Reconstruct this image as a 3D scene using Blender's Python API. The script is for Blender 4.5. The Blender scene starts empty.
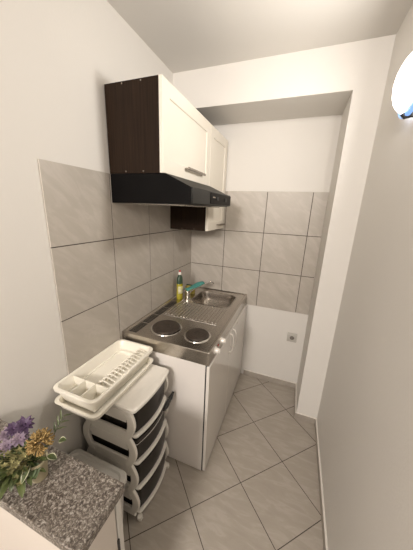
import bpy, bmesh, math, random
from mathutils import Vector, Matrix
random.seed(7)
S = bpy.context.scene
PI = math.pi

# ------------------------------------------------------------------ camera
cam = bpy.data.objects.new('camera', bpy.data.cameras.new('camera'))
S.collection.objects.link(cam)
S.camera = cam
cam.data.sensor_fit = 'HORIZONTAL'
cam.data.sensor_width = 36.0
cam.data.lens = 235.226 * 36.0 / 413.0
cam.data.clip_start = 0.02
R_ = Vector((0.93374, 0.35592, 0.03799)); U_ = Vector((-0.13027, 0.23904, 0.96223)); F_ = Vector((-0.33340, 0.90343, -0.26957))
mw = Matrix(((R_.x, U_.x, -F_.x, 0.91274), (R_.y, U_.y, -F_.y, -2.02599), (R_.z, U_.z, -F_.z, 1.58047), (0, 0, 0, 1)))
cam.matrix_world = mw

# ------------------------------------------------------------------ world, lights, exposure
W = bpy.data.worlds.new('world'); S.world = W; W.use_nodes = True
W.node_tree.nodes['Background'].inputs[0].default_value = (1.0, 0.92, 0.84, 1)
W.node_tree.nodes['Background'].inputs[1].default_value = 0.05
S.view_settings.view_transform = 'Standard'
S.view_settings.look = 'None'
S.view_settings.gamma = 1.0
S.view_settings.use_curve_mapping = False
S.view_settings.exposure = 1.0
LAMP_STRENGTH = 4.0
LAMP_POWER = 3.4
def area(name, loc, target, size, power, col):
    l = bpy.data.lights.new(name, 'AREA'); l.shape = 'DISK'; l.size = size; l.energy = power; l.color = col
    o = bpy.data.objects.new(name, l); S.collection.objects.link(o); o.location = loc
    o.rotation_euler = (Vector(target) - Vector(loc)).to_track_quat('-Z', 'Y').to_euler()
    return o
area('room_ceiling_light', (0.45, -4.0, 2.28), (0.5, -1.0, 0.8), 0.5, 39, (1.0, 0.93, 0.87))

# ------------------------------------------------------------------ helpers
def coll(): return S.collection
def tag(o, label=None, cat=None, group=None, kind=None):
    if label: o['label'] = label
    if cat: o['category'] = cat
    if group: o['group'] = group
    if kind: o['kind'] = kind
    return o
def empty(name, loc, label, cat, group=None, rz=0):
    o = bpy.data.objects.new(name, None); coll().objects.link(o)
    o.location = loc; o.rotation_euler = (0, 0, rz); o.empty_display_size = 0.05
    return tag(o, label, cat, group)
def obj(name, bm, mat, parent=None, smooth=True, bevel=0, seg=2, label=None):
    """links a bmesh (given in world coordinates) as one mesh object"""
    bmesh.ops.recalc_face_normals(bm, faces=bm.faces[:])
    off = Vector((0, 0, 0))
    p = parent
    while p: off += Vector(p.location); p = p.parent
    if parent is None and len(bm.verts):
        xs = [v.co for v in bm.verts]
        off = Vector((sum(c.x for c in xs) / len(xs), sum(c.y for c in xs) / len(xs), min(c.z for c in xs)))
    bmesh.ops.translate(bm, verts=bm.verts[:], vec=-off)
    me = bpy.data.meshes.new(name); bm.to_mesh(me); bm.free()
    for m in (mat if isinstance(mat, (list, tuple)) else [mat]): me.materials.append(m)
    if smooth:
        me.polygons.foreach_set('use_smooth', [True] * len(me.polygons))
        me.set_sharp_from_angle(angle=math.radians(38))
    o = bpy.data.objects.new(name, me); coll().objects.link(o)
    if parent: o.parent = parent
    else: o.location = off
    if bevel:
        b = o.modifiers.new('bevel', 'BEVEL'); b.width = bevel; b.segments = seg; b.limit_method = 'ANGLE'; b.angle_limit = math.radians(40)
        b.harden_normals = False
    if label: o['label'] = label
    return o
def box(bm, x0, x1, y0, y1, z0, z1, mi=0):
    vs = [bm.verts.new((x, y, z)) for x in (x0, x1) for y in (y0, y1) for z in (z0, z1)]
    for f in ((0, 1, 3, 2), (4, 6, 7, 5), (0, 4, 5, 1), (2, 3, 7, 6), (0, 2, 6, 4), (1, 5, 7, 3)):
        bm.faces.new([vs[i] for i in f]).material_index = mi
    return bm
def bx(*a): return box(bmesh.new(), *a)
def loft(bm, loops, cap0=True, cap1=True, closed=True, mi=0):
    rows = [[bm.verts.new(p) for p in L] for L in loops]
    n = len(rows[0])
    for a, b in zip(rows, rows[1:]):
        for i in range(n if closed else n - 1):
            j = (i + 1) % n
            bm.faces.new((a[i], a[j], b[j], b[i])).material_index = mi
    if cap0: bm.faces.new(rows[0][::-1]).material_index = mi
    if cap1: bm.faces.new(rows[-1]).material_index = mi
    return rows
def rrect(x0, x1, y0, y1, r, z, n=5):
    pts = []
    for cx, cy, a0 in ((x1 - r, y1 - r, 0), (x0 + r, y1 - r, 90), (x0 + r, y0 + r, 180), (x1 - r, y0 + r, 270)):
        for k in range(n + 1):
            a = math.radians(a0 + 90 * k / n)
            pts.append((cx + r * math.cos(a), cy + r * math.sin(a), z))
    return pts
def tube(bm, path, r, n=8, caps=True, mi=0):
    path = [Vector(p) for p in path]
    rs = r if isinstance(r, (list, tuple)) else [r] * len(path)
    loops = []; prev = None
    for i, p in enumerate(path):
        t = (path[min(i + 1, len(path) - 1)] - path[max(i - 1, 0)]).normalized()
        if prev is None:
            prev = t.orthogonal().normalized()
        nrm = (prev - t * prev.dot(t)).normalized(); prev = nrm
        b = t.cross(nrm)
        loops.append([p + (nrm * math.cos(2 * PI * k / n) + b * math.sin(2 * PI * k / n)) * rs[i] for k in range(n)])
    loft(bm, loops, caps, caps, mi=mi)
    return bm
def lathe(bm, c, prof, n=24, axis='z', cap0=True, cap1=True, mi=0):
    loops = []
    for r, h in prof:
        L = []
        for k in range(n):
            a = 2 * PI * k / n; u, v = r * math.cos(a), r * math.sin(a)
            q = {'z': (u, v, h), 'x': (h, u, v), 'y': (u, h, v)}[axis]
            L.append((c[0] + q[0], c[1] + q[1], c[2] + q[2]))
        loops.append(L)
    loft(bm, loops, cap0, cap1, mi=mi)
    return bm
def prism(bm, pts, ax, a0, a1, mi=0):
    """polygon in the two axes other than ax, extruded from a0 to a1 along ax"""
    def P(p, a):
        return {'x': (a, p[0], p[1]), 'y': (p[0], a, p[1]), 'z': (p[0], p[1], a)}[ax]
    loft(bm, [[P(p, a0) for p in pts], [P(p, a1) for p in pts]], mi=mi)
    return bm

# ------------------------------------------------------------------ materials
def nmat(name, col, rough=0.5, metal=0.0, spec=0.5, **kw):
    m = bpy.data.materials.new(name); m.use_nodes = True
    b = m.node_tree.nodes['Principled BSDF']
    b.inputs['Base Color'].default_value = (*col, 1); b.inputs['Roughness'].default_value = rough
    b.inputs['Metallic'].default_value = metal; b.inputs['Specular IOR Level'].default_value = spec
    for k, v in kw.items(): b.inputs[k.replace('_', ' ')].default_value = v
    return m
def N(m, t, **kw):
    n = m.node_tree.nodes.new(t)
    for k, v in kw.items():
        if k in n.inputs: n.inputs[k].default_value = v
        else: setattr(n, k, v)
    return n
def L(m, a, b): m.node_tree.links.new(a, b)
def bsdf(m): return m.node_tree.nodes['Principled BSDF']
def ramp(m, stops, fac):
    r = N(m, 'ShaderNodeValToRGB'); e = r.color_ramp.elements
    while len(e) < len(stops): e.new(0.5)
    for q, (p, c) in zip(e, stops): q.position = p; q.color = (*c, 1)
    L(m, fac, r.inputs[0]); return r
def mottled(name, c1, c2, scale, rough=0.5, bump=0.0, bscale=None, metal=0, spec=0.5, stretch=(1, 1, 1), detail=4):
    m = nmat(name, c1, rough, metal, spec)
    tc = N(m, 'ShaderNodeTexCoord'); mp = N(m, 'ShaderNodeMapping'); mp.inputs['Scale'].default_value = stretch
    L(m, tc.outputs['Object'], mp.inputs[0])
    no = N(m, 'ShaderNodeTexNoise'); no.inputs['Scale'].default_value = scale; no.inputs['Detail'].default_value = detail
    L(m, mp.outputs[0], no.inputs['Vector'])
    r = ramp(m, [(0.35, c1), (0.65, c2)], no.outputs['Fac']); L(m, r.outputs[0], bsdf(m).inputs['Base Color'])
    if bump:
        n2 = N(m, 'ShaderNodeTexNoise'); n2.inputs['Scale'].default_value = bscale or scale; n2.inputs['Detail'].default_value = 3
        L(m, mp.outputs[0], n2.inputs['Vector'])
        bp = N(m, 'ShaderNodeBump'); bp.inputs['Strength'].default_value = bump; bp.inputs['Distance'].default_value = 0.002
        L(m, n2.outputs['Fac'], bp.inputs['Height']); L(m, bp.outputs[0], bsdf(m).inputs['Normal'])
    return m
WALLC = (0.71, 0.682, 0.64)
m_wall = mottled('wall_paint', WALLC, tuple(c * 0.985 for c in WALLC), 3, 0.75, 0.12, 120, spec=0.25)
m_wall_r = mottled('orange_peel_paint', WALLC, tuple(c * 0.985 for c in WALLC), 3, 0.5, 0.35, 90, spec=0.35)
m_ceil = mottled('ceiling_paint', WALLC, tuple(c * 0.985 for c in WALLC), 3, 0.8, 0.08, 100, spec=0.2)

def veined_tile(name, base, dark, light, rough, floor=False):
    m = nmat(name, base, rough, 0, 0.5)
    tc = N(m, 'ShaderNodeTexCoord')
    if floor:
        # diagonal grid, 32 cm tiles, laid at 45 degrees
        fs = 0.3209; ox, oy = 1.0218, -0.7433
        sp = N(m, 'ShaderNodeSeparateXYZ'); L(m, tc.outputs['Object'], sp.inputs[0])
        def mth(op, a, b=None):
            n = N(m, 'ShaderNodeMath'); n.operation = op
            for i, v in enumerate((a, b)):
                if v is None: continue
                if isinstance(v, (int, float)): n.inputs[i].default_value = v
                else: L(m, v, n.inputs[i])
            return n.outputs[0]
        X = mth('SUBTRACT', sp.outputs[0], ox); Y = mth('SUBTRACT', sp.outputs[1], oy)
        k = 1.0 / (math.sqrt(2) * fs)
        u = mth('MULTIPLY', mth('ADD', X, Y), k); v = mth('MULTIPLY', mth('SUBTRACT', Y, X), k)
        du = mth('PINGPONG', u, 0.5); dv = mth('PINGPONG', v, 0.5)
        d = mth('MINIMUM', du, dv)
        gr = mth('LESS_THAN', d, 0.0055)
        cb = N(m, 'ShaderNodeCombineXYZ'); L(m, mth('FLOOR', u), cb.inputs[0]); L(m, mth('FLOOR', v), cb.inputs[1])
        wn = N(m, 'ShaderNodeTexWhiteNoise'); L(m, cb.outputs[0], wn.inputs['Vector'])
        rnd = wn.outputs['Value']
    else:
        g = N(m, 'ShaderNodeNewGeometry'); rnd = g.outputs['Random Per Island']
    sc = N(m, 'ShaderNodeVectorMath'); sc.operation = 'SCALE'; sc.inputs[0].default_value = (11, 7, 5); L(m, rnd, sc.inputs['Scale'])
    ad = N(m, 'ShaderNodeVectorMath'); ad.operation = 'ADD'; L(m, tc.outputs['Object'], ad.inputs[0]); L(m, sc.outputs[0], ad.inputs[1])
    mp = N(m, 'ShaderNodeMapping'); mp.inputs['Rotation'].default_value = (0.6, 0.6, 0.5) if floor else (0.85, -0.85, 0.2); mp.inputs['Scale'].default_value = (1, 1, 3.2) if not floor else (1, 3.4, 1)
    L(m, ad.outputs[0], mp.inputs[0])
    if not floor:      # veins run diagonally across both tiled walls
        cv = N(m, 'ShaderNodeCombineXYZ')
        for i_, vec in enumerate(((0.75, 0.75, -0.65), (2.0, 2.0, 2.3))):
            dt_ = N(m, 'ShaderNodeVectorMath'); dt_.operation = 'DOT_PRODUCT'; dt_.inputs[1].default_value = vec
            L(m, ad.outputs[0], dt_.inputs[0]); L(m, dt_.outputs['Value'], cv.inputs[i_])
        L(m, rnd, cv.inputs[2]); mp = cv
    no = N(m, 'ShaderNodeTexNoise'); no.inputs['Scale'].default_value = 7; no.inputs['Detail'].default_value = 6; no.inputs['Roughness'].default_value = 0.6; no.inputs['Distortion'].default_value = 0.7
    L(m, mp.outputs[0], no.inputs['Vector'])
    r = ramp(m, [(0.28, dark), (0.5, base), (0.62, light), (0.72, base)], no.outputs['Fac'])
    out = r.outputs[0]
    if floor:
        mx = N(m, 'ShaderNodeMix'); mx.data_type = 'RGBA'; L(m, gr, mx.inputs[0]); L(m, out, mx.inputs[6]); mx.inputs[7].default_value = (0.045, 0.035, 0.028, 1)
        out = mx.outputs[2]
        bp = N(m, 'ShaderNodeBump'); bp.inputs['Strength'].default_value = 0.6; bp.inputs['Distance'].default_value = 0.003
        inv = mth('SUBTRACT', 1.0, gr); L(m, inv, bp.inputs['Height']); L(m, bp.outputs[0], bsdf(m).inputs['Normal'])
        rr = mth('ADD', mth('MULTIPLY', gr, 0.5), rough); L(m, rr, bsdf(m).inputs['Roughness'])
    L(m, out, bsdf(m).inputs['Base Color'])
    return m
m_tile = veined_tile('marbled_wall_tile', (0.445, 0.405, 0.355), (0.418, 0.377, 0.327), (0.488, 0.445, 0.395), 0.42)
m_floor = veined_tile('marbled_floor_tile', (0.395, 0.353, 0.30), (0.368, 0.328, 0.278), (0.44, 0.395, 0.345), 0.33, True)
m_grout = mottled('dark_grout', (0.05, 0.038, 0.03), (0.07, 0.055, 0.045), 60, 0.9)
m_caulk = nmat('white_caulk', (0.74, 0.70, 0.64), 0.6)
m_skirt = mottled('skirting_tile', (0.33, 0.29, 0.25), (0.40, 0.36, 0.31), 14, 0.4)

def wood(name, c1, c2, rough=0.45):
    m = nmat(name, c1, rough, spec=0.12)
    tc = N(m, 'ShaderNodeTexCoord'); mp = N(m, 'ShaderNodeMapping'); mp.inputs['Scale'].default_value = (60, 60, 1.6)
    L(m, tc.outputs['Object'], mp.inputs[0])
    no = N(m, 'ShaderNodeTexNoise'); no.inputs['Scale'].default_value = 3; no.inputs['Detail'].default_value = 6
    L(m, mp.outputs[0], no.inputs['Vector'])
    r = ramp(m, [(0.3, c1), (0.7, c2)], no.outputs['Fac']); L(m, r.outputs[0], bsdf(m).inputs['Base Color'])
    bp = N(m, 'ShaderNodeBump'); bp.inputs['Strength'].default_value = 0.15; bp.inputs['Distance'].default_value = 0.001
    L(m, no.outputs['Fac'], bp.inputs['Height']); L(m, bp.outputs[0], bsdf(m).inputs['Normal'])
    return m
m_wenge = wood('wenge_veneer', (0.010, 0.005, 0.0025), (0.024, 0.013, 0.007))
m_cream = mottled('cream_lacquer', (0.77, 0.72, 0.63), (0.76, 0.71, 0.62), 5, 0.35)
m_white = mottled('white_melamine', (0.74, 0.70, 0.66), (0.73, 0.69, 0.65), 5, 0.35)
m_sock = mottled('side_shaded_white_socket', (0.50, 0.475, 0.435), (0.48, 0.455, 0.415), 5, 0.4)  # white plastic greyed: the shade from side lighting is put into its colour
m_board = mottled('warm_white_board', (0.60, 0.545, 0.49), (0.59, 0.535, 0.48), 5, 0.5)
m_gloss = mottled('glossy_white_door', (0.72, 0.68, 0.63), (0.71, 0.67, 0.62), 5, 0.12)
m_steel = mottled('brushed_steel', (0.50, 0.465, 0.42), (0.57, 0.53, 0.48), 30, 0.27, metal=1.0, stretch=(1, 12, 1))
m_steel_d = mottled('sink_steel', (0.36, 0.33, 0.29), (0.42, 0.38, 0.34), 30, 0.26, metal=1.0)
m_chrome = mottled('polished_chrome', (0.72, 0.70, 0.67), (0.68, 0.66, 0.63), 8, 0.12, metal=1.0)
m_handle = mottled('dark_satin_metal', (0.30, 0.27, 0.24), (0.34, 0.31, 0.27), 8, 0.25, metal=1.0)
m_iron = mottled('cast_iron_plate', (0.028, 0.020, 0.015), (0.050, 0.036, 0.027), 40, 0.42, 0.1, 150, spec=0.5)
m_hood = mottled('black_hood_enamel', (0.0035, 0.003, 0.003), (0.0045, 0.004, 0.004), 10, 0.4, spec=0.08)
m_hoodf = mottled('graphite_hood_front', (0.014, 0.014, 0.013), (0.016, 0.016, 0.015), 10, 0.35, spec=0.2)
m_dark = mottled('black_void_plastic', (0.008, 0.008, 0.008), (0.012, 0.012, 0.012), 10, 0.5)
m_plas = mottled('white_plastic', (0.78, 0.745, 0.68), (0.77, 0.735, 0.67), 5, 0.38)
m_rack = mottled('ivory_plastic', (0.84, 0.80, 0.70), (0.83, 0.79, 0.69), 5, 0.35)
m_drawer = nmat('smoked_plastic', (0.013, 0.010, 0.008), 0.28, 0, 0.3, Alpha=0.96)
m_liner = mottled('drawer_contents', (0.03, 0.027, 0.024), (0.10, 0.09, 0.08), 12, 0.7)
m_bag = mottled('black_bag_film', (0.008, 0.008, 0.008), (0.02, 0.02, 0.02), 20, 0.3, 0.6, 30)
m_bin = mottled('translucent_bin_plastic', (0.60, 0.58, 0.54), (0.57, 0.55, 0.51), 6, 0.4)
def granite():
    m = nmat('speckled_granite', (0.3, 0.27, 0.25), 0.28)
    tc = N(m, 'ShaderNodeTexCoord')
    a = N(m, 'ShaderNodeTexNoise'); a.inputs['Scale'].default_value = 150; a.inputs['Detail'].default_value = 3; a.inputs['Roughness'].default_value = 0.65; a.inputs['Distortion'].default_value = 0.8
    L(m, tc.outputs['Object'], a.inputs['Vector'])
    r = ramp(m, [(0.30, (0.045, 0.032, 0.024)), (0.43, (0.13, 0.10, 0.078)), (0.52, (0.26, 0.215, 0.172)), (0.59, (0.46, 0.41, 0.35)), (0.68, (0.68, 0.63, 0.56))], a.outputs['Fac'])
    b = N(m, 'ShaderNodeTexVoronoi'); b.inputs['Scale'].default_value = 160
    L(m, tc.outputs['Object'], b.inputs['Vector'])
    mx = N(m, 'ShaderNodeMix'); mx.data_type = 'RGBA'; mx.blend_type = 'OVERLAY'; mx.inputs[0].default_value = 0.22
    L(m, r.outputs[0], mx.inputs[6]); L(m, b.outputs['Color'], mx.inputs[7])
    h = N(m, 'ShaderNodeHueSaturation'); h.inputs['Saturation'].default_value = 0.9
    L(m, r.outputs[0], mx.inputs[6]); bw = N(m, 'ShaderNodeRGBToBW'); L(m, b.outputs['Color'], bw.inputs[0]); L(m, bw.outputs[0], mx.inputs[7]); h.inputs['Value'].default_value = 0.58
    L(m, mx.outputs[2], h.inputs['Color']); L(m, h.outputs[0], bsdf(m).inputs['Base Color'])
    return m
m_granite = granite()

# ------------------------------------------------------------------ the room
H = 2.454; NX = 1.0994; ND = 0.3453; RX = 1.2475
def struct(name, bm, mat, **kw):
    o = obj(name, bm, mat, smooth=kw.pop('smooth', False), **kw); o['kind'] = 'structure'; return o
fl = bx(-2.0, RX + 0.12, -4.3, 0.12, -0.08, 0.0)
f = obj('floor', fl, m_floor, smooth=False); f['kind'] = 'structure'
# floor material uses object coordinates: move the origin to the world origin
for v in f.data.vertices: v.co += f.location
f.location = (0, 0, 0)
struct('ceiling', bx(-2.0, RX + 0.12, -4.3, 0.12, H, H + 0.1), m_ceil)
struct('wall_left', bx(-0.12, -0.007, -2.15, 0.007, 0, H), m_wall)
struct('wall_back', bx(-0.12, RX + 0.12, 0.007, 0.12, 0, H), m_wall)
struct('wall_right', bx(RX, RX + 0.12, -4.3, -ND, 0, H), m_wall_r)
struct('wall_niche_pier', bx(NX, RX + 0.12, -ND, 0.007, 0, H), m_wall)
struct('wall_niche_header', bx(-0.007, NX, -ND, 0.007, 2.234, H), m_wall)
struct('wall_front', bx(-2.0, RX + 0.12, -4.42, -4.3, 0, H), m_wall)
struct('wall_far_left', bx(-2.12, -2.0, -4.42, -2.15, 0, H), m_wall)
struct('wall_left_return', bx(-2.0, -0.12, -2.25, -2.15, 0, H), m_wall)

def tile_panel(name, ax, us, vs, th=0.007, gap=0.0044):
    bm = bmesh.new(); g = gap / 2
    def P(u, v, w): return (w - 0.007, u, v) if ax == 'x' else (u, 0.007 - w, v)
    # grout bed
    u0, u1, v0, v1 = us[0], us[-1], vs[0], vs[-1]
    loft(bm, [[P(u0 + g, v0 + g, 0), P(u1 - g, v0 + g, 0), P(u1 - g, v1 - g, 0), P(u0 + g, v1 - g, 0)], [P(u0 + g, v0 + g, th - .0018), P(u1 - g, v0 + g, th - .0018), P(u1 - g, v1 - g, th - .0018), P(u0 + g, v1 - g, th - .0018)]], mi=1)
    for a, b in zip(us, us[1:]):
        for c, d in zip(vs, vs[1:]):
            a_ = a if a == u0 else a + g; b_ = b if b == u1 else b - g
            c_ = c if c == v0 else c + g; d_ = d if d == v1 else d - g
            q = lambda i, w: [P(a_ + i, c_ + i, w), P(b_ - i, c_ + i, w), P(b_ - i, d_ - i, w), P(a_ + i, d_ - i, w)]
            loft(bm, [q(0, 0.001), q(0, th - 0.0008), q(0.0008, th)], cap0=False)
    o = struct(name, bm, [m_tile, m_grout])
    return o
zt = 1.734; b = 0.3277; rows = [zt - 3 * b, zt - 2 * b, zt - b, zt]
tile_panel('trim_1', 'x', [-1.368, -1.0142, -0.6772, -0.3401, -0.0005], rows)
tile_panel('trim_2', 'y', [0.0, 0.3205, 0.6576, 0.9947, NX - 0.001], rows)
def skirt(name, x0, x1, y0, y1, side):
    bm = bx(x0, x1, y0, y1, 0, 0.054)
    box(bm, x0, x1, y0, y1, 0.054, 0.058, 1)
    struct(name, bm, [m_skirt, m_caulk], bevel=0.0015)
skirt('baseboard_back', 0.60, NX - 0.010, -0.005, 0.007, 'y')
skirt('baseboard_niche', NX - 0.010, NX, -ND, 0.007, 'x')
skirt('baseboard_pier', NX - 0.010, RX - 0.010, -ND - 0.010, -ND, 'y')
skirt('baseboard_right', RX - 0.010, RX, -4.3, -ND - 0.010 + 0.010, 'x')
skirt('baseboard_left', -0.007, 0.005, -1.62, -1.02, 'x')

# ------------------------------------------------------------------ wall cabinets
def shaker_door(parent, x0, y0, y1, z0, z1, fr=0.062):
    g = 0.0015; bm = bmesh.new(); t = 0.018
    y0 += g; y1 -= g; z0 += g; z1 -= g
    q = lambda i, x: [(x, y0 + i, z0 + i), (x, y1 - i, z0 + i), (x, y1 - i, z1 - i), (x, y0 + i, z1 - i)]
    loft(bm, [q(0, x0), q(0, x0 + t - 0.002), q(0.002, x0 + t), q(fr, x0 + t), q(fr + 0.003, x0 + t - 0.006)])
    return obj('door', bm, m_cream, parent, smooth=False)
def bar_handle(parent, x, yc, z, ln):
    bm = bmesh.new()
    box(bm, x + 0.020, x + 0.027, yc - ln / 2, yc + ln / 2, z - 0.007, z + 0.007)
    for s in (-1, 1):
        yy = yc + s * (ln / 2 - 0.014)
        box(bm, x - 0.0003, x + 0.022, yy - 0.005, yy + 0.005, z - 0.005, z + 0.005)
    return obj('handle', bm, m_handle, parent, bevel=0.0018, label='chrome bar handle')
def caps(parent, y, pts):
    for x, z in pts:
        bm = bmesh.new(); lathe(bm, (x, y, z), [(0.004, 0.0), (0.004, -0.0012), (0.003, -0.002)], 12, 'y')
        obj('screw_cap', bm, m_handle, parent)
c1 = empty('wall_cabinet', (0.15, -0.706, 1.733), 'short wenge and cream wall cabinet mounted above the black cooker hood', 'cabinet')
X0 = 0.0008; XB = 0.287
def carcass(y0, y1, z0, z1):
    bm = bmesh.new()
    box(bm, X0, XB, y0, y0 + 0.016, z0, z1); box(bm, X0, XB, y1 - 0.016, y1, z0, z1)
    box(bm, X0, XB, y0 + 0.016, y1 - 0.016, z0, z0 + 0.016); box(bm, X0, XB, y0 + 0.016, y1 - 0.016, z1 - 0.016, z1)
    box(bm, X0, X0 + 0.004, y0 + 0.016, y1 - 0.016, z0 + 0.016, z1 - 0.016)
    return bm
obj('carcass', carcass(-1.010, -0.402, 1.733, 2.113), m_wenge, c1, smooth=False)
d = shaker_door(c1, XB + 0.001, -1.010, -0.402, 1.733, 2.115)
bar_handle(d, XB + 0.019, -0.663, 1.787, 0.25)
caps(c1, -1.010, [(0.10, 2.105), (0.20, 2.105), (0.10, 1.742), (0.20, 1.742)])
c2 = empty('wall_cabinet', (0.15, -0.20, 1.425), 'tall narrow wenge and cream wall cabinet in the corner above the sink', 'cabinet')
obj('carcass', carcass(-0.400, -0.002, 1.425, 2.113), m_wenge, c2, smooth=False)
d = shaker_door(c2, XB + 0.001, -0.400, -0.002, 1.424, 2.115)
bar_handle(d, XB + 0.019, -0.125, 1.462, 0.16)
caps(c2, -0.400, [(0.10, 1.434), (0.20, 1.434)])

# ------------------------------------------------------------------ cooker hood
hd = empty('cooker_hood', (0.2, -0.70, 1.594), 'black cooker hood with slanting top under the short wall cabinet', 'cooker hood')
y0, y1 = -1.009, -0.402
bm = bmesh.new()
pts = [(0.001, 1.732), (0.318, 1.732), (0.452, 1.672), (0.452, 1.606), (0.446, 1.600), (0.001, 1.594)]
prism(bm, [pts[0], pts[1], (0.446, 1.6745), (0.446, 1.600), pts[5]], 'y', y0, y1)
obj('housing', bm, m_hood, hd, smooth=False, bevel=0.0015)
obj('front_panel', bx(0.4465, 0.456, y0, y1 + 0.03, 1.603, 1.6745), m_hoodf, hd, bevel=0.003, label='dark graphite front panel')
cp = obj('control_panel', bx(0.4565, 0.459, -0.775, y1 + 0.027, 1.609, 1.667), m_hood, hd, bevel=0.001)
for yy in (-0.665, -0.50):
    obj('switch', bx(0.459, 0.464, yy - 0.016, yy + 0.016, 1.630, 1.650), m_dark, cp, bevel=0.0015)
obj('name_plate', bx(0.459, 0.4597, -0.742, -0.700, 1.641, 1.648), m_steel, cp, smooth=False, label='small silver lettering strip')
gb = bmesh.new()
for k in range(26):
    yy = y0 + 0.03 + k * 0.0215
    box(gb, 0.05, 0.40, yy, yy + 0.009, 1.5925, 1.5955)
obj('filter_grille', gb, m_steel, hd, smooth=False)

# ------------------------------------------------------------------ base unit
CF = 0.555; DX = 0.5735
bu = empty('base_cabinet', (0.28, -0.5, 0), 'white kitchenette base cabinet standing on the floor under the steel worktop', 'cabinet')
bm = bmesh.new()
box(bm, 0.012, CF - 0.006, -1.001, -0.983, 0.004, 0.769)
box(bm, 0.012, CF - 0.006, -0.030, -0.012, 0.004, 0.769)
box(bm, 0.012, CF - 0.006, -0.983, -0.030, 0.060, 0.078)
box(bm, 0.012, 0.018, -0.983, -0.030, 0.078, 0.769)
box(bm, 0.018, CF - 0.006, -0.565, -0.549, 0.078, 0.769)
obj('carcass', bm, m_white, bu, smooth=False, bevel=0.001)
obj('plinth', bx(0.48, 0.495, -0.983, -0.030, 0.0, 0.060), m_dark, bu, smooth=False)
obj('edge_seal', bx(CF - 0.006, CF, -0.999, -0.014, 0.006, 0.765), m_dark, bu, smooth=False, label='black gap behind the doors')
for ya, yb, s in ((-1.0015, -0.5575, 1), (-0.5550, -0.012, -1)):
    dd = obj('door', bx(CF + 0.0005, DX, ya, yb, 0.012, 0.764), m_gloss, bu, bevel=0.003)
    hy = -0.592 if s == 1 else -0.518
    hb = bmesh.new()
    path = [(DX, hy, 0.610), (DX + 0.018, hy, 0.616), (DX + 0.027, hy, 0.640), (DX + 0.029, hy, 0.685), (DX + 0.027, hy, 0.730), (DX + 0.018, hy, 0.751), (DX, hy, 0.756)]
    tube(hb, path, [0.006, 0.005, 0.0045, 0.004, 0.0045, 0.005, 0.006], 10)
    obj('handle', hb, m_gloss, dd)
lb = bmesh.new(); lathe(lb, (DX, -0.375, 0.735), [(0.012, 0), (0.012, 0.0015), (0.0105, 0.002)], 20, 'x')
obj('badge', lb, m_steel, bu, label='small dark oval badge')

# ------------------------------------------------------------------ worktop with hotplates, drainer and sink
ZT = 0.851
wt = empty('steel_worktop', (0.28, -0.5, 0.770), 'stainless steel worktop with two hotplates and a sink, on the white base cabinet', 'worktop')
wx0, wx1, wy0, wy1 = 0.001, 0.568, -1.004, -0.002
sx0, sx1, sy0, sy1 = 0.165, 0.492, -0.385, -0.085
ZI = ZT - 0.006
bm = bmesh.new()
outer = [rrect(wx0, wx1, wy0, wy1, 0.006, ZT - 0.079, 3), rrect(wx0, wx1, wy0, wy1, 0.006, ZT - 0.003, 3), rrect(wx0 + .003, wx1 - .003, wy0 + .003, wy1 - .003, 0.006, ZT, 3),
         rrect(wx0 + .012, wx1 - .012, wy0 + .012, wy1 - .012, 0.006, ZT, 3), rrect(wx0 + .018, wx1 - .018, wy0 + .018, wy1 - .018, 0.006, ZI, 3)]
rws = loft(bm, outer, True, False)
hole = [bm.verts.new(p) for p in rrect(sx0, sx1, sy0, sy1, 0.06, ZI, 6)]
edges = []
for rr in (rws[-1], hole):
    for i in range(len(rr)):
        e = bm.edges.get((rr[i], rr[(i + 1) % len(rr)])) or bm.edges.new((rr[i], rr[(i + 1) % len(rr)]))
        edges.append(e)
bmesh.ops.triangle_fill(bm, edges=edges, use_beauty=True)
# remove any face that fell inside the hole
for fc in [fc for fc in bm.faces if len(fc.verts) == 3]:
    c = fc.calc_center_median()
    if sx0 + 0.02 < c.x < sx1 - 0.02 and sy0 + 0.02 < c.y < sy1 - 0.02: bm.faces.remove(fc)
obj('top', bm, m_steel, wt)
bm = bmesh.new()
def rr_i(i, z, r): return rrect(sx0 + i, sx1 - i, sy0 + i, sy1 - i, r, z, 6)
loft(bm, [rr_i(-0.010, ZI + 0.0003, 0.068), rr_i(-0.006, ZI + 0.003, 0.065), rr_i(0.0, ZI + 0.001, 0.06), rr_i(0.006, ZI - 0.03, 0.058), rr_i(0.014, ZI - 0.13, 0.055), rr_i(0.035, ZI - 0.152, 0.045), rr_i(0.10, ZI - 0.155, 0.03)], False, True)
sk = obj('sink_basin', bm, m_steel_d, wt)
bm = bmesh.new(); lathe(bm, (0.33, -0.23, ZI - 0.155), [(0.035, 0.0005), (0.035, 0.004), (0.028, 0.004), (0.022, 0.001)], 24)
obj('drain', bm, m_chrome, sk)
bm = bmesh.new()
for k in range(17):
    x = 0.106 + k * 0.0238
    ya = -0.660; yb = -0.415
    if x < 0.15: yb = -0.36
    loops = []
    for yy, sc in ((ya - 0.006, 0.2), (ya, 1), (yb, 1), (yb + 0.006, 0.2)):
        loops.append([(x + 0.0068 * sc * math.cos(PI * j / 6), yy, ZI + 0.0002 + 0.0062 * sc * math.sin(PI * j / 6)) for j in range(7)])
    loft(bm, loops)
tube(bm, [(0.095, -0.683, ZI + 0.001), (0.50, -0.683, ZI + 0.001)], 0.0035, 8)
obj('drainer_ribs', bm, m_steel, wt)
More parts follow.
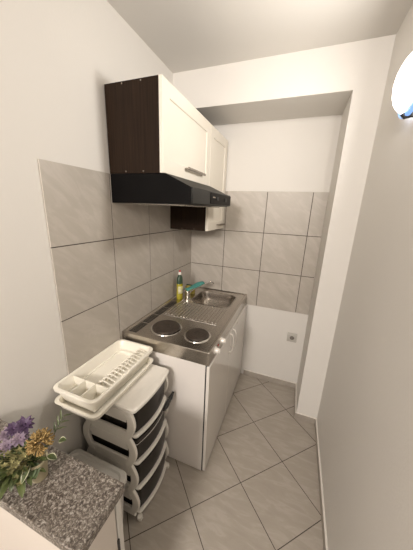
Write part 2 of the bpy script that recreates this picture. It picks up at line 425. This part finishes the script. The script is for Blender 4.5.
# vent slots along the wall
for gidx in range(4):
    bm = bmesh.new(); yy0 = -0.970 + gidx * 0.136
    box(bm, 0.032, 0.084, yy0 - 0.003, yy0 + 0.119, ZI - 0.0005, ZI + 0.0006)
    for k in range(10):
        yy = yy0 + k * 0.0122
        for xx in (0.034, 0.060): box(bm, xx, xx + 0.022, yy + 0.0048, yy + 0.0092, ZI + 0.0006, ZI + 0.0022, 1)
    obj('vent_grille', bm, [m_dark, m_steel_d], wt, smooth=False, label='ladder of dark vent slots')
def hotplate(cx, cy, r):
    rim = bmesh.new(); lathe(rim, (cx, cy, ZI), [(r + 0.012, 0.0), (r + 0.010, 0.004), (r + 0.003, 0.0065), (r - 0.001, 0.006), (r - 0.001, 0.0)], 48)
    pb = bmesh.new(); lathe(pb, (cx, cy, ZI), [(r - 0.002, 0.0), (r - 0.002, 0.013), (r - 0.006, 0.016), (r * 0.86, 0.0162), (r * 0.85, 0.0155), (r * 0.62, 0.0155), (r * 0.61, 0.0162), (r * 0.30, 0.0162), (r * 0.28, 0.0145), (0.004, 0.0145)], 48)
    p = obj('hotplate', pb, m_iron, wt)
    obj('rim', rim, m_chrome, p, label='bright steel rim')
hotplate(0.222, -0.850, 0.088); hotplate(0.437, -0.853, 0.071)
for ky in (-0.905, -0.790):
    kb = bmesh.new(); lathe(kb, (wx1, ky, 0.813), [(0.022, 0.0005), (0.022, 0.004), (0.017, 0.006), (0.0155, 0.022), (0.012, 0.025)], 20, 'x')
    kn = obj('knob', kb, m_gloss, wt, label='white rotary knob')
    obj('knob_grip', bx(wx1 + 0.02, wx1 + 0.031, ky - 0.0035, ky + 0.0035, 0.800, 0.826), m_gloss, kn, bevel=0.0015)
ib = bmesh.new(); lathe(ib, (wx1, -0.848, 0.812), [(0.007, 0.0003), (0.007, 0.003), (0.004, 0.005)], 14, 'x')
obj('indicator_light', ib, nmat('red_indicator', (0.30, 0.03, 0.02), 0.3), wt, label='dark red indicator light')
# tap
tb = bmesh.new(); tx, ty = 0.155, -0.372 + 0.02
tx, ty = 0.128, -0.335
lathe(tb, (tx, ty, ZI), [(0.024, 0), (0.024, 0.006), (0.019, 0.010), (0.019, 0.055), (0.021, 0.060), (0.019, 0.075), (0.010, 0.082)], 20)
tap = obj('tap', tb, m_chrome, wt)
tb = bmesh.new()
tube(tb, [(tx, ty, ZI + 0.045), (tx + 0.03, ty + 0.03, ZI + 0.075), (tx + 0.10, ty + 0.09, ZI + 0.115), (tx + 0.150, ty + 0.130, ZI + 0.135), (tx + 0.170, ty + 0.146, ZI + 0.134), (tx + 0.176, ty + 0.150, ZI + 0.118)], [0.008, 0.006, 0.005, 0.005, 0.006, 0.007], 12)
obj('spout', tb, m_chrome, tap)
tb = bmesh.new()
tube(tb, [(tx, ty, ZI + 0.078), (tx + 0.012, ty - 0.02, ZI + 0.092), (tx + 0.03, ty - 0.05, ZI + 0.100)], [0.009, 0.007, 0.005], 10)
obj('lever', tb, m_chrome, tap)

# ------------------------------------------------------------------ washing-up things
m_liq = nmat('yellow_green_liquid_bottle', (0.42, 0.36, 0.03), 0.18, 0, 0.5)
m_grn = mottled('dark_green_label', (0.03, 0.06, 0.035), (0.045, 0.08, 0.05), 20, 0.35)
m_lab = mottled('yellow_white_label', (0.55, 0.50, 0.12), (0.75, 0.72, 0.55), 40, 0.4)
m_red = nmat('red_cap', (0.45, 0.05, 0.04), 0.4)
bt = empty('dish_soap_bottle', (0.062, -0.355, ZI), 'yellow green washing-up liquid bottle with red and white cap standing beside the tap', 'bottle')
def ell(cx, cy, a, bb, z, n=20): return [(cx + a * math.cos(2 * PI * k / n), cy + bb * math.sin(2 * PI * k / n), z) for k in range(n)]
bm = bmesh.new(); cx, cy = 0.062, -0.355
loft(bm, [ell(cx, cy, a, c, ZI + z) for a, c, z in ((0.020, 0.030, 0.0005), (0.024, 0.034, 0.006), (0.024, 0.035, 0.05), (0.022, 0.031, 0.095), (0.024, 0.034, 0.12), (0.0242, 0.0345, 0.135))])
obj('bottle_body', bm, m_liq, bt)
bm = bmesh.new()
loft(bm, [ell(cx, cy, a, c, ZI + z) for a, c, z in ((0.0242, 0.0345, 0.1355), (0.0235, 0.033, 0.165), (0.020, 0.028, 0.188), (0.013, 0.016, 0.204), (0.012, 0.012, 0.210))])
obj('shoulder', bm, m_grn, bt, label='dark green upper part')
bm = bmesh.new(); lathe(bm, (cx, cy, ZI), [(0.0135, 0.2102), (0.0135, 0.226), (0.010, 0.232)], 16)
cp_ = obj('cap', bm, m_plas, bt, label='white cap')
bm = bmesh.new(); lathe(bm, (cx, cy, ZI), [(0.008, 0.2322), (0.008, 0.243), (0.006, 0.247)], 14)
obj('spout', bm, m_red, cp_, label='red nozzle')
bm = bmesh.new()
pa = [(cx + 0.0252 * math.cos(t), cy + 0.0360 * math.sin(t)) for t in [math.radians(a) for a in range(-85, 20, 8)]]
loft(bm, [[(p[0], p[1], ZI + z) for p in pa] for z in (0.052, 0.068, 0.085, 0.10, 0.115)], False, False, closed=False)
lo = obj('label_sticker', bm, m_lab, bt); sm = lo.modifiers.new('thickness', 'SOLIDIFY'); sm.thickness = 0.0006; sm.offset = 1
m_spy = mottled('yellow_sponge', (0.50, 0.42, 0.10), (0.38, 0.30, 0.07), 120, 0.9, 0.8, 150)
m_spg = mottled('green_scourer', (0.025, 0.06, 0.03), (0.04, 0.09, 0.045), 150, 0.95, 0.8, 150)
def pebble(bm, x0, x1, y0, y1, z0, z1, r):
    loft(bm, [rrect(x0 + 0.002, x1 - 0.002, y0 + 0.002, y1 - 0.002, r, z0, 3), rrect(x0, x1, y0, y1, r, z0 + 0.002, 3), rrect(x0, x1, y0, y1, r, z1 - 0.002, 3), rrect(x0 + 0.002, x1 - 0.002, y0 + 0.002, y1 - 0.002, r, z1, 3)])
sp = empty('kitchen_sponge', (0.075, -0.20, ZI + 0.0), 'yellow kitchen sponge with dark green scouring side behind the tap', 'sponge')
bm = bmesh.new(); pebble(bm, 0.045, 0.130, -0.215, -0.180, ZI + 0.001, ZI + 0.066, 0.006); obj('foam', bm, m_spy, sp)
bm = bmesh.new(); pebble(bm, 0.038, 0.120, -0.179, -0.163, ZI + 0.001, ZI + 0.070, 0.006); obj('scouring_pad', bm, m_spg, sp, label='dark green scouring pad')
# teal cloth folded over the tap
m_teal = mottled('teal_cloth', (0.06, 0.24, 0.21), (0.08, 0.29, 0.25), 60, 0.9, 0.5, 200)
bm = bmesh.new(); rowsv = []
o0 = Vector((0.160, -0.412, ZI + 0.096)); du = Vector((0.085, 0.160, 0.036)); dv = Vector((-0.042, 0.030, 0.004))
for i in range(13):
    r_ = []
    for j in range(9):
        u = i / 12; v = j / 8
        p = o0 + du * u + dv * v
        p.z += 0.004 * math.sin(u * 7 + v * 3) + 0.006 * (1 - (2 * v - 1) ** 2) - 0.012 * max(0, u - 0.8) * 5 * 0.4
        r_.append(bm.verts.new(p))
    rowsv.append(r_)
for i in range(12):
    for j in range(8): bm.faces.new((rowsv[i][j], rowsv[i + 1][j], rowsv[i + 1][j + 1], rowsv[i][j + 1]))
cl = obj('dish_cloth', bm, m_teal); md = cl.modifiers.new('thickness', 'SOLIDIFY'); md.thickness = 0.006; md.offset = 0
tag(cl, 'folded teal dish cloth draped over the tap at the sink', 'cloth')

# ------------------------------------------------------------------ socket
so = empty('power_socket', (0.997, 0, 0.512), 'white round-recess wall socket low on the back wall of the niche', 'socket')
bm = bmesh.new(); loft(bm, [[(x, 0.0065, z) for x, z, _ in rrect(0.957, 1.037, 0.472, 0.552, 0.006, 0)], [(x, -0.007, z) for x, z, _ in rrect(0.957, 1.037, 0.472, 0.552, 0.006, 0)], [(x, -0.010, z) for x, z, _ in rrect(0.960, 1.034, 0.475, 0.549, 0.006, 0)]])
obj('frame', bm, m_sock, so)
bm = bmesh.new(); lathe(bm, (0.997, -0.0102, 0.512), [(0.0265, 0.0), (0.0265, -0.003), (0.0205, -0.003), (0.0195, -0.0005)], 28, 'y')
ins = obj('insert', bm, m_sock, so)
bm = bmesh.new(); lathe(bm, (0.997, -0.0107, 0.512), [(0.0185, 0.0), (0.0185, -0.0012)], 28, 'y')
obj('recess', bm, mottled('grey_recess', (0.16, 0.145, 0.13), (0.19, 0.17, 0.15), 10, 0.6), ins)
for s in (-1, 1):
    bm = bmesh.new(); lathe(bm, (0.997 + s * 0.0095, -0.012, 0.512), [(0.0028, 0.0), (0.0028, -0.001)], 10, 'y')
    obj('pin_hole', bm, m_dark, ins)

# ------------------------------------------------------------------ drawer tower
TY0, TY1 = -1.352, -1.048; TX0, TX1 = 0.020, 0.342
dt = empty('drawer_tower', (0.17, -1.20, 0), 'white plastic storage tower with smoked drawers on castors beside the base cabinet', 'storage tower')
def bowed(x0, x1, y0, y1, z, bow, r=0.018, n=14):
    """plan outline with a bowed front (at x1)"""
    pts = [(x0, y0, z), (x1 - r, y0, z)]
    for k in range(1, 4):
        a = math.radians(-90 + 90 * k / 4); pts.append((x1 - r + r * math.cos(a), y0 + r + r * math.sin(a), z))
    for k in range(n + 1):
        t = k / n; y = y0 + r + (y1 - y0 - 2 * r) * t
        pts.append((x1 + bow * (1 - (2 * t - 1) ** 2), y, z))
    for k in range(1, 4):
        a = math.radians(90 * k / 4); pts.append((x1 - r + r * math.cos(a), y1 - r + r * math.sin(a), z))
    pts += [(x1 - r, y1, z), (x0, y1, z)]
    return pts
def slab(bm, x0, x1, y0, y1, z0, z1, bow, e=0.004):
    loft(bm, [bowed(x0 + e, x1 - e, y0 + e, y1 - e, z0, bow), bowed(x0, x1, y0, y1, z0 + e, bow), bowed(x0, x1, y0, y1, z1 - e, bow), bowed(x0 + e, x1 - e, y0 + e, y1 - e, z1, bow)])
    return bm
levels = [0.040, 0.208, 0.376, 0.544, 0.712]
bm = bmesh.new(); slab(bm, TX0, TX1 + 0.015, TY0 - 0.004, TY1 + 0.004, 0.698, 0.722, 0.014, 0.006)
obj('top_shelf', bm, m_plas, dt)
for i, z in enumerate(levels[:4]):
    bm = bmesh.new(); slab(bm, TX0 + 0.01, TX1 + 0.007, TY0 + 0.014, TY1 - 0.010, z - 0.009, z + 0.007, 0.018, 0.005)
    obj('shelf', bm, m_plas, dt)
# wavy posts and side rails
def wavy(x_c, sgn, y_a, y_b, zlo, zhi, w=0.040, amp=0.017):
    n = 64; P0 = []; P1 = []
    for k in range(n + 1):
        z = zlo + (zhi - zlo) * k / n
        ph = (z - levels[0]) / 0.168
        s = abs(math.sin(PI * ph))
        off = amp * (2 * s ** 0.8 - 1)
        P0.append((x_c + sgn * off - w / 2, z)); P1.append((x_c + sgn * off + w / 2, z))
    bm = bmesh.new()
    L0 = [[(P0[k][0], y_a, P0[k][1]), (P1[k][0], y_a, P1[k][1]), (P1[k][0], y_b, P1[k][1]), (P0[k][0], y_b, P0[k][1])] for k in range(n + 1)]
    loft(bm, L0)
    return bm
for (ya, yb) in ((TY0 - 0.002, TY0 + 0.014), (TY1 - 0.014, TY1 + 0.002)):
    obj('post', wavy(TX1 - 0.030, 1, ya, yb, 0.028, 0.699), m_plas, dt, bevel=0.003)
    obj('post', wavy(TX0 + 0.040, -1, ya, yb, 0.028, 0.699), m_plas, dt, bevel=0.003)
    rb = bmesh.new()
    for z in levels[:4]:
        box(rb, TX0 + 0.05, TX1 - 0.045, ya + 0.002, yb - 0.002, z - 0.018, z + 0.034)
        box(rb, TX0 + 0.05, TX1 - 0.045, ya + 0.002, yb - 0.002, z + 0.108, z + 0.1495)
        box(rb, TX0 + 0.05, TX1 - 0.045, ya + 0.008, yb - 0.003, z + 0.080, z + 0.108)
    obj('side_rails', rb, m_plas, dt, bevel=0.003)
for i, z in enumerate(levels[:4]):
    z0 = z + 0.0115; z1 = z + 0.145
    bm = bmesh.new(); out = 0.0
    A = lambda e, zz, tp: bowed(TX0 + 0.02 + e, TX1 - 0.001 + tp - e, TY0 + 0.020 + e - 0.000, TY1 - 0.018 - e, zz, 0.018)
    loft(bm, [A(0.006, z0, -0.006), A(0, z0 + 0.006, -0.004), A(0, z1, 0.004), A(0.0025, z1, 0.004), A(0.0025, z0 + 0.009, -0.004)], True, True)
    dw = obj('drawer', bm, m_drawer, dt, label='smoked dark drawer')
    bm = bmesh.new(); hz = z0 + (0.045 if i % 2 else 0.038)
    loft(bm, [rrect(TX0 + 0.04, TX1 - 0.03, TY0 + 0.04, TY1 - 0.04, 0.03, z0 + 0.012), rrect(TX0 + 0.035, TX1 - 0.03, TY0 + 0.035, TY1 - 0.035, 0.03, hz), rrect(TX0 + 0.06, TX1 - 0.06, TY0 + 0.06, TY1 - 0.06, 0.03, hz + 0.02)])
    obj('contents', bm, m_liner, dw)
    # thin pale rim on the drawer's upper edge
    if i in (2,):
        bm = bmesh.new(); pth = [p for p in bowed(TX0 + 0.02, TX1, TY0 + 0.020, TY1 - 0.018, z1 - 0.03, 0.019)[1:-1]]
        tube(bm, pth, 0.0018, 6); obj('rim', bm, m_plas, dw, label='thin white rim line')
for x in (TX0 + 0.05, TX1 + 0.002):
    for y in (TY0 + 0.010, TY1 - 0.016):
        bm = bmesh.new(); lathe(bm, (x, y, 0), [(0.008, 0.018), (0.011, 0.021), (0.014, 0.029)], 14)
        cs = obj('castor', bm, m_plas, dt)
        bm = bmesh.new(); lathe(bm, (x, y - 0.010, 0.0135), [(0.009, 0.0), (0.0132, 0.003), (0.0132, 0.017), (0.009, 0.020)], 20, 'y')
        obj('wheel', bm, m_plas, cs)
# black bag poking out of the second drawer
bm = bmesh.new()
bmesh.ops.create_icosphere(bm, subdivisions=4, radius=1)
from mathutils import noise
for v in bm.verts:
    p = v.co.copy(); k = 1 + 0.22 * noise.noise(p * 2.1) + 0.10 * noise.noise(p * 5.3)
    v.co = Vector((p.x * 0.010 * k, p.y * 0.045 * k, p.z * 0.022 * k))
bmesh.ops.rotate(bm, verts=bm.verts[:], cent=(0, 0, 0), matrix=Matrix.Rotation(math.radians(14), 3, 'X'))
bmesh.ops.translate(bm, verts=bm.verts[:], vec=(TX1 + 0.024, -1.085, 0.528))
tube(bm, [(TX1 + 0.024, -1.06, 0.535), (TX1 + 0.026, -1.040, 0.550), (TX1 + 0.028, -1.028, 0.560)], [0.014, 0.008, 0.007], 8)
bg = obj('plastic_bag', bm, m_bag); tag(bg, 'black crumpled plastic bag poking out of a drawer of the storage tower', 'bag')

# ------------------------------------------------------------------ dish rack
dr = empty('dish_rack', (0.15, -1.235, 0.7235), 'ivory plastic dish rack with drip tray lying on top of the storage tower', 'dish rack')
bm = bmesh.new(); x0, x1, y0, y1 = 0.026, 0.268, -1.482, -1.050
rr = lambda e, z, r=0.03: rrect(x0 + e, x1 - e, y0 + e, y1 - e, r, z, 5)
loft(bm, [rr(0.022, 0.7235), rr(0.016, 0.728), rr(0.010, 0.757), rr(0.0, 0.760), rr(0.0, 0.763), rr(0.012, 0.763), rr(0.020, 0.732), rr(0.030, 0.729)])
obj('drip_tray', bm, m_rack, dr)
x0, x1, y0, y1 = 0.003, 0.246, -1.464, -1.020
zb = 0.736; zr = 0.812
bm = bmesh.new()
loft(bm, [rr(0.028, zb, 0.02), rr(0.010, zr - 0.016, 0.028), rr(0.001, zr - 0.014, 0.03), rr(0.0, zr - 0.002, 0.03), rr(0.002, zr, 0.03), rr(0.013, zr, 0.028), rr(0.016, zr - 0.004, 0.026), rr(0.031, zb, 0.018)], False, False)
obj('basket_wall', bm, m_rack, dr)
bm = bmesh.new()
ix0, ix1, iy0, iy1 = x0 + 0.029, x1 - 0.029, y0 + 0.029, y1 - 0.029
yc = iy0 + 0.075   # cutlery end
zf = zb + 0.001
# left flat floor sloping gently, slots, right floor
prism(bm, [(ix0, zf), (ix0, zf + 0.022), (ix0 + 0.078, zf + 0.003), (ix0 + 0.078, zf)], 'y', yc, iy1)
box(bm, ix0 + 0.090, ix1, yc, iy1, zf, zf + 0.003)
n = 24
for k in range(n + 1):
    yy = yc + (iy1 - yc - 0.004) * k / n
    box(bm, ix0 + 0.078, ix0 + 0.090, yy, yy + 0.0055, zf, zf + 0.003)
obj('floor_grid', bm, m_rack, dr, smooth=False)
bm = bmesh.new()
nf = 12
for k in range(nf):
    yy = yc + 0.020 + (iy1 - yc - 0.036) * k / (nf - 1)
    q_ = ix0 + 0.108
    pth = [(q_, yy, zf + 0.003), (q_, yy, zf + 0.030), (q_ + 0.003, yy + 0.004, zf + 0.048), (q_ + 0.011, yy + 0.008, zf + 0.059), (q_ + 0.022, yy + 0.010, zf + 0.064), (q_ + 0.040, yy + 0.010, zf + 0.062), (ix1 + 0.010, yy + 0.010, zf + 0.050)]
    loops = [[(p[0] - 0.001, p[1] - 0.0028, p[2]), (p[0] - 0.001, p[1] + 0.0028, p[2]), (p[0] + 0.005, p[1] + 0.0028, p[2] - 0.005), (p[0] + 0.005, p[1] - 0.0028, p[2] - 0.005)] for p in pth]
    loft(bm, loops)
obj('plate_dividers', bm, m_rack, dr)
bm = bmesh.new()
box(bm, ix0, ix1, iy0, yc, zf, zf + 0.003)
prism(bm, [(ix0 - 0.014, zr - 0.010), (ix1 + 0.014, zr - 0.010), (ix1, zf), (ix0, zf)], 'y', yc - 0.003, yc)
for k in (1, 2):
    xx = ix0 + (ix1 - ix0) * k / 3
    prism(bm, [(iy0 - 0.012, zr - 0.010), (yc, zr - 0.010), (yc, zf), (iy0, zf)], 'x', xx - 0.002, xx + 0.002)
obj('cutlery_holder', bm, m_rack, dr, smooth=False)

# ------------------------------------------------------------------ storage bin behind the low cabinet
bn = empty('storage_bin', (0.17, -1.53, 0), 'low pale plastic storage bin on the floor between low cabinet and storage tower', 'storage bin')
bm = bmesh.new(); q = lambda e, z, r=0.035: rrect(0.016 + e, 0.345 - e, -1.645 + e, -1.395 - e, r, z, 6)
loft(bm, [q(0.030, 0.001), q(0.026, 0.006), q(0.010, 0.385)]); obj('bin_body', bm, m_bin, bn)
bm = bmesh.new(); loft(bm, [q(0.003, 0.378), q(0.0, 0.382), q(0.0, 0.402), q(0.004, 0.408), q(0.018, 0.409), q(0.024, 0.402), q(0.05, 0.402)]); obj('lid', bm, m_bin, bn)

# ------------------------------------------------------------------ low cabinet with granite top
lc = empty('low_cabinet', (0.28, -1.735, 0), 'narrow white low cabinet carrying the speckled granite top', 'cabinet')
obj('carcass', bx(0.002, 0.550, -1.802, -1.690, 0.0, 0.822), m_board, lc, smooth=False, bevel=0.001)
dd = obj('door', bx(0.006, 0.552, -1.686, -1.668, 0.012, 0.818), m_bin, lc, smooth=False, bevel=0.001)  # greyer than the carcass: its weaker lighting is put into the colour
obj('hinge', bx(0.549, 0.5525, -1.692, -1.6845, 0.60, 0.66), m_dark, dd, smooth=False)
bm = bmesh.new(); loft(bm, [rrect(0.001, 0.563, -1.810, -1.660, 0.003, z, 2) for z in (0.8225, 0.8475)] + [rrect(0.003, 0.561, -1.808, -1.662, 0.003, 0.850, 2)])
gt = obj('granite_top', bm, m_granite); tag(gt, 'speckled brown grey granite slab lying on the narrow low cabinet', 'countertop')

# ------------------------------------------------------------------ flower arrangement
m_pot = mottled('cream_pot', (0.36, 0.32, 0.20), (0.42, 0.37, 0.25), 10, 0.6)
m_leaf = mottled('green_leaf', (0.035, 0.05, 0.012), (0.085, 0.105, 0.03), 20, 0.5)
m_leafd = mottled('dark_green_leaf', (0.035, 0.06, 0.015), (0.06, 0.09, 0.025), 20, 0.5)
m_olive = mottled('olive_buds', (0.12, 0.11, 0.04), (0.22, 0.20, 0.08), 60, 0.7)
m_pur = mottled('deep_purple_petal', (0.035, 0.015, 0.045), (0.09, 0.05, 0.11), 40, 0.6)
m_lil = mottled('lilac_petal', (0.11, 0.075, 0.12), (0.24, 0.18, 0.22), 40, 0.6)
m_mus = mottled('mustard_moss', (0.22, 0.14, 0.045), (0.38, 0.26, 0.10), 60, 0.8)
m_pale = mottled('cream_leaf_edge', (0.42, 0.42, 0.28), (0.5, 0.5, 0.35), 20, 0.6)
fa = empty('flower_arrangement', (0.338, -1.735, 0.8505), 'purple and mustard flower arrangement with green leaves on the granite top', 'flowers')
P0 = Vector((0.338, -1.735, 0.8505))
bm = bmesh.new(); lathe(bm, P0, [(0.017, 0), (0.019, 0.003), (0.024, 0.056), (0.026, 0.060), (0.026, 0.066), (0.023, 0.066), (0.021, 0.058), (0.004, 0.056)], 24)
obj('pot', bm, m_pot, fa)
rnd = random.Random(4)
def leaf(bm, base, d, ln, w, curl=0.3, up=Vector((0, 0, 1)), mi=0, border=None, n=6):
    d = Vector(d).normalized(); s = d.cross(up)
    s = s.normalized() if s.length > 1e-3 else Vector((1, 0, 0)); nn = s.cross(d)
    rowz = []
    for i in range(n + 1):
        t = i / n; ww = w * math.sin(PI * min(1, t * 0.93 + 0.05)) ** 0.8 * (1 - 0.3 * t)
        c = Vector(base) + d * ln * t - nn * curl * ln * t * t
        rowz.append([bm.verts.new(c + s * ww * k + nn * abs(k) * ww * 0.25) for k in (-1, -0.72, 0, 0.72, 1)])
    for a, b in zip(rowz, rowz[1:]):
        for j in range(4):
            f = bm.faces.new((a[j], a[j + 1], b[j + 1], b[j]))
            f.material_index = border if (border is not None and j in (0, 3)) else mi
def flower(c, r, mat, normal, petals=9, layers=2):
    bm = bmesh.new(); nrm = Vector(normal).normalized(); t = nrm.orthogonal().normalized(); q = nrm.cross(t)
    for L_ in range(layers):
        for k in range(petals):
            a = 2 * PI * (k + 0.5 * L_) / petals + rnd.uniform(-.15, .15)
            d = (t * math.cos(a) + q * math.sin(a)) * (1 - 0.35 * L_) + nrm * (0.35 + 0.5 * L_)
            leaf(bm, c, d, r * (1 - 0.25 * L_) * rnd.uniform(.85, 1.1), r * 0.27, 0.35, nrm, n=4)
    bmesh.ops.create_icosphere(bm, subdivisions=1, radius=r * 0.16, matrix=Matrix.Translation(Vector(c) + nrm * r * 0.12))
    return obj('bloom', bm, mat, fa)
view = Vector((0.6, -0.3, 0.65))
top = P0 + Vector((0, 0, 0.07))
blooms = [  # offset from pot top, radius, material, label
    ((-0.056, 0.018, 0.068), 0.026, m_pur, 'deep purple bloom'), ((-0.080, 0.006, 0.058), 0.024, m_pur, 'deep purple bloom'),
    ((-0.100, -0.004, 0.040), 0.022, m_lil, 'lilac bloom'), ((-0.044, -0.004, 0.050), 0.022, m_lil, 'pale lilac bloom'),
    ((-0.072, -0.020, 0.030), 0.022, m_lil, 'lilac bloom'), ((-0.096, -0.036, 0.000), 0.021, m_pur, 'purple bloom'), ((-0.108, -0.046, -0.022), 0.018, m_lil, 'lilac bloom')]
stem = bmesh.new()
for off, r, m, lab in blooms:
    c = top + Vector(off); fl_ = flower(c, r, m, view + Vector(off) * 4, 10); fl_['label'] = lab
    tube(stem, [P0 + Vector((0, 0, 0.055)), P0 + Vector((off[0] * .4, off[1] * .4, 0.09)), c], 0.0016, 5)
obj('stems', stem, m_leaf, fa)
# mustard fuzzy bloom
bm = bmesh.new(); mc = top + Vector((0.012, 0.010, 0.048))
for k in range(150):
    d = Vector((rnd.gauss(0, 1), rnd.gauss(0, 1), rnd.gauss(0, 1) + 0.3)).normalized()
    base = mc + d * 0.010; tip = mc + Vector((d.x * .032, d.y * .032, d.z * .032)) * rnd.uniform(.8, 1.1)
    side = d.orthogonal().normalized() * 0.006 * rnd.uniform(-1, 1)
    tube(bm, [base, (base + tip) / 2 + side, tip], [0.0012, 0.0016, 0.002], 4)
obj('mustard_bloom', bm, m_mus, fa, label='fuzzy mustard yellow bloom')
# small olive star buds
bm = bmesh.new()
for k in range(60):
    c = top + Vector((rnd.uniform(-0.085, 0.015), rnd.uniform(-0.060, 0.005), rnd.uniform(-0.025, 0.038)))
    for j in range(5):
        a = 2 * PI * j / 5; leaf(bm, c, (math.cos(a), math.sin(a), 0.7), 0.010, 0.0032, 0.2, n=2)
    tube(bm, [c, c * 0.55 + (P0 + Vector((0, 0, 0.06))) * 0.45], 0.0009, 4)
obj('olive_sprigs', bm, m_olive, fa, label='small olive star shaped buds')
bm = bmesh.new()
for k in range(150):
    a = rnd.uniform(0, 2 * PI); el = rnd.uniform(-0.3, 0.9)
    d = Vector((math.cos(a) * math.cos(el) - 0.35, math.sin(a) * math.cos(el) - 0.25, math.sin(el)))
    base = P0 + Vector((-0.030, -0.022, 0.050)) + d.normalized() * rnd.uniform(0.012, 0.052)
    leaf(bm, base, d, rnd.uniform(0.016, 0.034), rnd.uniform(0.004, 0.008), 0.35)
obj('foliage', bm, m_leaf, fa)
bm = bmesh.new()
for dd_, ln in (((0.9, -0.5, -0.45), 0.034), ((0.55, -0.9, -0.55), 0.036), ((-0.2, -1, -0.5), 0.04), ((-0.8, -0.7, -0.2), 0.045)):
    leaf(bm, P0 + Vector((0.004, -0.012, 0.066)), dd_, ln, 0.017, 0.4)
obj('broad_leaves', bm, m_leafd, fa)
for base, d, ln in (((0.010, -0.022, 0.075), (0.1, -0.85, -0.45), 0.036), ((0.028, 0.012, 0.076), (1, 0.3, -0.1), 0.026), ((0.055, 0.03, 0.120), (1, 0.6, 0.3), 0.018)):
    bm = bmesh.new(); leaf(bm, P0 + Vector(base), d, ln, 0.011, 0.3, border=1)
    obj('variegated_leaf', bm, [m_leaf, m_pale], fa, label='green leaf with cream edge')
bm = bmesh.new(); s0 = P0 + Vector((0.02, 0.03, 0.10)); s1 = P0 + Vector((0.025, 0.070, 0.150))
tube(bm, [P0 + Vector((0, 0, 0.06)), s0, (s0 + s1) / 2, s1], 0.0012, 5)
for k in range(6):
    c = s0.lerp(s1, 0.35 + 0.13 * k); sd = Vector((0.8, 0.45, 0.35)) if k % 2 else Vector((-0.3, 0.3, 0.9))
    leaf(bm, c, sd, 0.028, 0.003, 0.15)
obj('fern_sprig', bm, m_leaf, fa)

# ------------------------------------------------------------------ wall lamp
m_glass = nmat('lit_frosted_glass', (0.9, 0.9, 0.9), 0.3)
bsdf(m_glass).inputs['Emission Color'].default_value = (1.0, 0.93, 0.85, 1); bsdf(m_glass).inputs['Emission Strength'].default_value = LAMP_STRENGTH
m_blue = nmat('blue_glass_rim', (0.25, 0.45, 0.85), 0.2)
bsdf(m_blue).inputs['Emission Color'].default_value = (0.20, 0.42, 1.0, 1); bsdf(m_blue).inputs['Emission Strength'].default_value = 0.4
ly, lz, lr = -0.885, 2.03, 0.105
la = empty('wall_lamp', (RX, ly, lz - lr), 'lit round frosted glass wall lamp with blue rim high on the right wall', 'lamp')
bm = bmesh.new(); lathe(bm, (RX, ly, lz), [(0.07, -0.0005), (0.07, -0.016), (0.06, -0.020)], 32, 'x'); obj('wall_plate', bm, m_plas, la)
bm = bmesh.new()
prof = [(lr * 0.90 * math.cos(a), -0.024 - 0.055 * math.sin(a)) for a in [math.radians(v) for v in (0, 10, 20, 32, 44, 56, 68, 80, 88)]]
lathe(bm, (RX, ly, lz), prof, 40, 'x', False, True); obj('glass_shade', bm, m_glass, la)
bm = bmesh.new(); lathe(bm, (RX, ly, lz), [(lr * 0.88, -0.018), (lr * 1.02, -0.018), (lr * 1.04, -0.024), (lr * 1.02, -0.032), (lr * 0.905, -0.034)], 40, 'x', False, False); obj('glass_rim', bm, m_blue, la, label='blue glass rim')
for a in (268, 28, 148):
    t = math.radians(a); cy_, cz_ = ly + lr * 1.02 * math.cos(t), lz + lr * 1.02 * math.sin(t)
    bm = bmesh.new(); tube(bm, [(RX - 0.004, ly + lr * 0.7 * math.cos(t), lz + lr * 0.7 * math.sin(t)), (RX - 0.010, cy_, cz_), (RX - 0.030, ly + lr * 1.045 * math.cos(t), lz + lr * 1.045 * math.sin(t)), (RX - 0.040, ly + lr * 0.96 * math.cos(t), lz + lr * 0.93 * math.sin(t))], 0.007, 8)
    obj('clip', bm, m_dark, la)

ll = bpy.data.lights.new('lamp_light', 'AREA'); ll.shape = 'DISK'; ll.size = 0.15; ll.energy = LAMP_POWER; ll.color = (1.0, 0.95, 0.88)
lo = bpy.data.objects.new('lamp_light', ll); coll().objects.link(lo); lo.location = (RX - 0.082, ly, lz)
lo.rotation_euler = Vector((-1, 0, 0)).to_track_quat('-Z', 'Y').to_euler()
